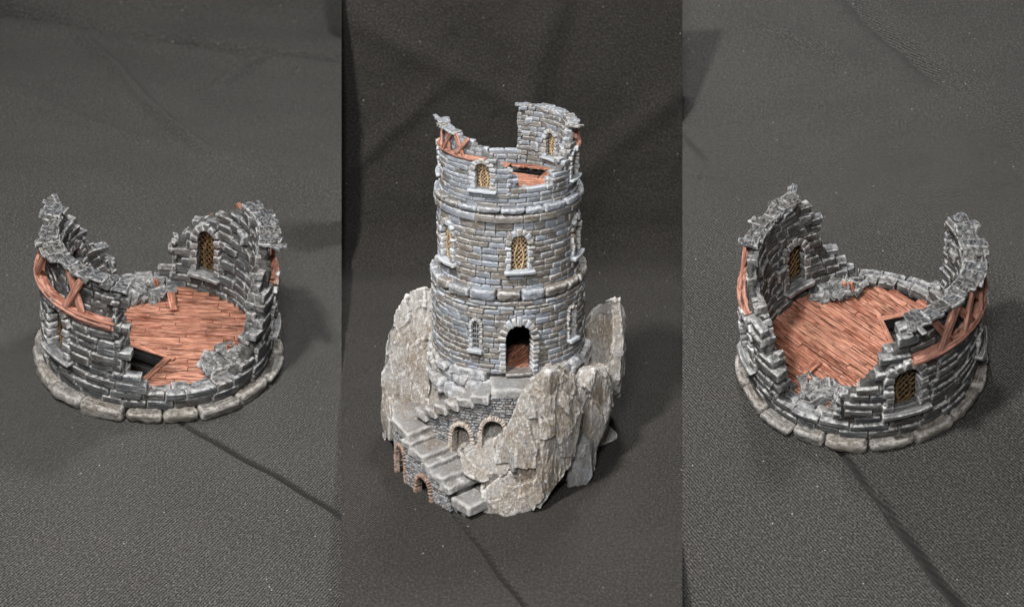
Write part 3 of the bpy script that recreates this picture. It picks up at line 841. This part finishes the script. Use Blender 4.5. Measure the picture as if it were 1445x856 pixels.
rock('rock', [(.90, .15, 1.42), (1.05, .2, 1.74), (1.16, .2, 1.86), (1.40, .2, 1.94), (1.50, .25, 1.66), (1.44, .0, 1.3), (1.50, .3, .95), (1.44, .15, .55), (1.0, .05, .60), (1.0, .9, 1.3), (1.3, .9, 1.4), (1.4, .8, .3), (.95, .8, .3), (.90, .2, 1.2), (.92, -.1, .7), (1.42, -.05, .9)], M_rock, .02, .045, 3, (1.5, 1.5, 1))
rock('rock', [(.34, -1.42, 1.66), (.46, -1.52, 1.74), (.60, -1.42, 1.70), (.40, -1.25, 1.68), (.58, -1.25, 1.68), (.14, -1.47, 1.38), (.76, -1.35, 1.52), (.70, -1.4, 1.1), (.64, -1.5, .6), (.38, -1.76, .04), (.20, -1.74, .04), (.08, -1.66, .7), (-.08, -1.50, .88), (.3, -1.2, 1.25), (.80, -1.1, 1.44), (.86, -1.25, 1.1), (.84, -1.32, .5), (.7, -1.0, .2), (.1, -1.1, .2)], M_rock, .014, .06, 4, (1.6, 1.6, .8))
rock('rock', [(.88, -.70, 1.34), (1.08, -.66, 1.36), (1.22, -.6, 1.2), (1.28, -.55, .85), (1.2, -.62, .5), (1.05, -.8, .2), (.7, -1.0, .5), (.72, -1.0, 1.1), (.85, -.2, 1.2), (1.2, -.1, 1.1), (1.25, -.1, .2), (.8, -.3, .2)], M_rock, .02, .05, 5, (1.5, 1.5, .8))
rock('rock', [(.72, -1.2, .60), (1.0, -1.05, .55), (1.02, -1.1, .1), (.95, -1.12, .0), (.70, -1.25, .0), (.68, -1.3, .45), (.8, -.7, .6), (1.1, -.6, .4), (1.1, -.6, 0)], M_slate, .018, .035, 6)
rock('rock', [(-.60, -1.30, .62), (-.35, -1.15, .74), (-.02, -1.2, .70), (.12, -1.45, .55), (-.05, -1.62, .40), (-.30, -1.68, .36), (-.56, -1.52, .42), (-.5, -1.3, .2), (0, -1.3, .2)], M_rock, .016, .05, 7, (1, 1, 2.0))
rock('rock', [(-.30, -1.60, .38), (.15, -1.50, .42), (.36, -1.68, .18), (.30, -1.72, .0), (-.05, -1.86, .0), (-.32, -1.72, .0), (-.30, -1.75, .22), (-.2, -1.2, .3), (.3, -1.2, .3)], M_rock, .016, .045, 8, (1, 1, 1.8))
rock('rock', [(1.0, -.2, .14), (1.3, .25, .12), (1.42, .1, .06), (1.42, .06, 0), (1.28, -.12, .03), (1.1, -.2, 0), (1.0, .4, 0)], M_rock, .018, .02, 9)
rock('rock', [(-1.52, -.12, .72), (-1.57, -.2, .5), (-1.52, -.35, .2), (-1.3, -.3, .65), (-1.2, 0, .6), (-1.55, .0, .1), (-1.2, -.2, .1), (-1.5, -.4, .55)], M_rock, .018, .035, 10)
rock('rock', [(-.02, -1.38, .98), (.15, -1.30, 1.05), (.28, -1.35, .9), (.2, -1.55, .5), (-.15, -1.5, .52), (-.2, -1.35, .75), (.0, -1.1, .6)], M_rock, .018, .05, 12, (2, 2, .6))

# stairs: slabs
def slab(mb, poly, z, th, seed=0, bev=.022):
    """thick worn slab from a convex plan polygon"""
    P = np.array(poly, float); c = P.mean(0); n = 8; ring = []
    pts = []
    for i in range(len(P)):
        a, b = P[i], P[(i+1) % len(P)]
        for k in range(n): pts.append(a + (b-a)*k/n)
    pts = np.array(pts); m = len(pts); V = []; Q = []
    prof = [(-.0, -th), (-.0, -th*.4), (0, -bev), (-.3*bev, -.3*bev), (-bev, 0.)] + [(-t, 0.) for t in (.06, .12)]
    for (ins, dz) in prof:
        for p in pts:
            d = p - c; L = np.linalg.norm(d); sc = max(.1, (L+ins*1.3)/L)
            q = c + d*sc; jz = mn.noise(Vector((q[0]*9, q[1]*9, z*9+seed)))*.012; jr = mn.noise(Vector((q[0]*14, q[1]*14, z*11+dz*25)))*.022
            V.append((q[0]+d[0]/L*jr, q[1]+d[1]/L*jr, z+dz+(jz if dz > -th*.9 else 0)))
    R = len(prof)
    for r in range(R-1):
        for i in range(m): Q.append((r*m+i, r*m+(i+1) % m, (r+1)*m+(i+1) % m, (r+1)*m+i))
    V.append((c[0], c[1], z)); ci = len(V)-1; b0 = (R-1)*m
    for i in range(0, m, 2): Q.append((ci, b0+i, b0+i+1, b0+(i+2) % m))
    mb.add(V, Q)
def step(poly, z, th, name='step'):
    mb = MB(); slab(mb, poly, z, th, z*7); return mb.build(name, M_step, base)
step([(-1.47, -.30), (-1.43, -.72), (-1.22, -1.13), (-.92, -.86), (-.90, -.50), (-1.0, -.2)], .70, .11, 'landing')
d = np.array([.655, -.755]); nO = np.array([-.755, -.655]); c0 = np.array([-1.075, -.99])
s = -.05; zz = .70
lower = []
for ln, dz_ in ((.085, .08), (.235, .065), (.085, .08), (.215, .065), (.085, .08), (.22, .14)):
    zz -= dz_; last = ln == .22
    wO, wI = (.225, .235) if not last else (.17, .17)
    a_, b_ = c0 + d*(s - .02), c0 + d*(s+ln+.05)
    if last: a_ = a_ + d*.03; b_ = b_ + d*.06
    step([a_+nO*wO, b_+nO*wO, b_-nO*wI, a_-nO*wI], zz, .09 if not last else .12)
    lower.append((s, s+ln+.05, zz)); s += ln+.03
# door landing and the curved upper flight
def sector(a0, a1, r0, r1): 
    f = lambda a, r: (r*math.cos(math.radians(a)), r*math.sin(math.radians(a)))
    return [f(a0, r0), f(a0, r1), f((a0+a1)/2, r1), f(a1, r1), f(a1, r0)]
step([(-.22, -.92), (-.20, -1.30), (.26, -1.30), (.28, -.92)], Z1-.075, .11, 'landing')
AA = [(251, 260, 1.31, 1.37), (243, 252, 1.24, 1.36), (236, 244, 1.16, 1.37), (229.5, 237, 1.07, 1.38), (222, 230.5, .98, 1.38), (213, 223, .87, 1.37)]
for (a0_, a1_, z_, r_) in AA: step(sector(a0_, a1_, .93, r_), z_, .10)
# small masonry under the upper flight, on an arc, with two arches
AR = 1.30
def Hup(a): return interp([(205, .0), (206, .72), (214, .78), (222, .86), (230, .95), (237, 1.03), (244, 1.12), (252, 1.20), (259, 1.27), (283, 1.27), (284, 0)], a)
ARO = [(244.5, .40, .86, .125), (262, .46, .99, .135)]
mb = MB(); courses(mb, AR, AR-.06, AR, .35, 1.30, .036, .062, Hup, ARO, prot=.008, a0=206, a1=284, pad=.04, r=.010, jit=.004, seg=(6, 6, 4), gap=.005)
w1 = mb.build('stair_wall', M_rubble, base)
mb = MB(); core(mb, AR-.14, AR-.02, .30, 1.28, lambda a: Hup(a) if 206 < a < 284 else 0, ARO, dz=.03, amp=.003); mb.build('wall_core', M_core, w1)
def arch_ring(o, f, R, parent, wa, wb, fr=.05, n=17, legs=True, m=None):
    mb = MB(); uc = math.radians(o[0])*R if R else o[0]
    for (x, v, th) in arch_points(o, R, fr*.3, n):
        mb.block(rotmap(f, uc+x, v, th), -fr*.5, fr*.5, -.0115, .0115, wa, wb+random.uniform(-.004, .004), r=.006, jit=.002, rough=.002, seg=(5, 5, 4))
    sp = o[2]-o[3]*1.5; z = o[1]
    while legs and z < sp:
        for s in (-1, 1):
            u0, u1 = sorted((uc+s*(o[3]-.005), uc+s*(o[3]+fr)))
            mb.block(f, u0, u1, z+.001, z+.023, wa, wb+random.uniform(-.004, .004), r=.006, jit=.002, rough=.002, seg=(5, 5, 4))
        z += .025
    return mb.build('arch', m or M_arch, parent)
for o in ARO: arch_ring(o, cylmap(AR), AR, w1, AR-.10, AR+.035)

# masonry under the lower flight and the left landing: two straight walls with arches
def wallmap(p0, p1):
    p0, p1 = np.array(p0), np.array(p1); L = np.linalg.norm(p1-p0); x = (p1-p0)/L; n = np.array([x[1], -x[0]])
    return L, (lambda p: np.stack([p0[0]+x[0]*p[:, 0]+n[0]*p[:, 2], p0[1]+x[1]*p[:, 0]+n[1]*p[:, 2], p[:, 1]], 1))
def flatwall(p0, p1, H, opens, name='stair_wall'):
    L, f = wallmap(p0, p1); mb = MB(); z = 0.003
    while z < .75:
        h = .034*random.uniform(.85, 1.15); u = 0
        while u < L:
            l = .06*random.uniform(.6, 1.4); b = min(u+l, L)
            blocked = any(abs((u+b)/2 - o[0]) < halfwidth(o, z+h/2)+.03 and halfwidth(o, z+h/2) > 0 for o in opens)
            if z + h < H((u+b)/2) and not blocked and b-u > .012:
                mb.block(f, u+.002, b-.002, z+.002, z+h-.002, -.05, random.uniform(-.006, .008), r=.009, jit=.004, seg=(6, 6, 4))
            u = b
        z += h
    wl = mb.build(name, M_rubble, base)
    # backing with the openings left free
    mb = MB(); nn = int(L/.02)+1
    for i in range(nn):
        u0, u1 = L*i/nn, L*(i+1)/nn; um = (u0+u1)/2; top = H(um)-.005; bot = .002
        for o in opens:
            if abs(um-o[0]) < o[3]+.003:
                k = abs(um-o[0])/o[3]; spz = o[2]-o[3]*1.5
                bot = max(bot, spz + (o[2]-spz)*max(0, 1-min(k, 1)**2)**(1/1.7))
        if top > bot: mb.block(f, u0, u1, bot, top, -.14, -.02, r=.001, jit=0, rough=0, seg=(2, 2, 2))
    mb.build('wall_core', M_core, wl)
    for o in opens:
        arch_ring(o, f, 0, wl, -.07, .035, m=M_redarch)
    return wl
pA = c0 + nO*.215 + d*(-.02); pB = c0 + nO*.215 + d*.83
def Hlow(u):
    for (a, b, z) in lower:
        if u < b - .03: return z - .085
    return .1
flatwall(pA, pB, Hlow, [(.36, .0, .27, .13)])
flatwall((-1.44, -.34), (-1.41, -.72), lambda u: .6, [])
flatwall((-1.41, -.72), (-1.225, -1.10), lambda u: .6, [(.22, .0, .43, .13)])
pC = c0+nO*.18+d*.75; 
flatwall(c0 + nO*.15 + d*.80, c0 + nO*.15 + d*1.03, lambda u: .10, [])
flatwall(c0 + nO*.15 + d*1.03, c0 - nO*.15 + d*1.03, lambda u: .10, [])
flatwall(c0 - nO*.15 + d*1.03, c0 - nO*.15 + d*.70, lambda u: .12, [])
# fill behind the walls, below the treads
mb = MB()
g = frame3((c0[0], c0[1], 0), (d[0], d[1], 0), (nO[0], nO[1], 0), (0, 0, 1))
for (a, b, z) in lower: mb.block(g, a+.01, b-.01, -.17, .06 if z > .25 else .12, .004, z-.07, r=.002, jit=0, rough=0, seg=(2, 2, 2))
mb.build('stair_fill', M_core, base)
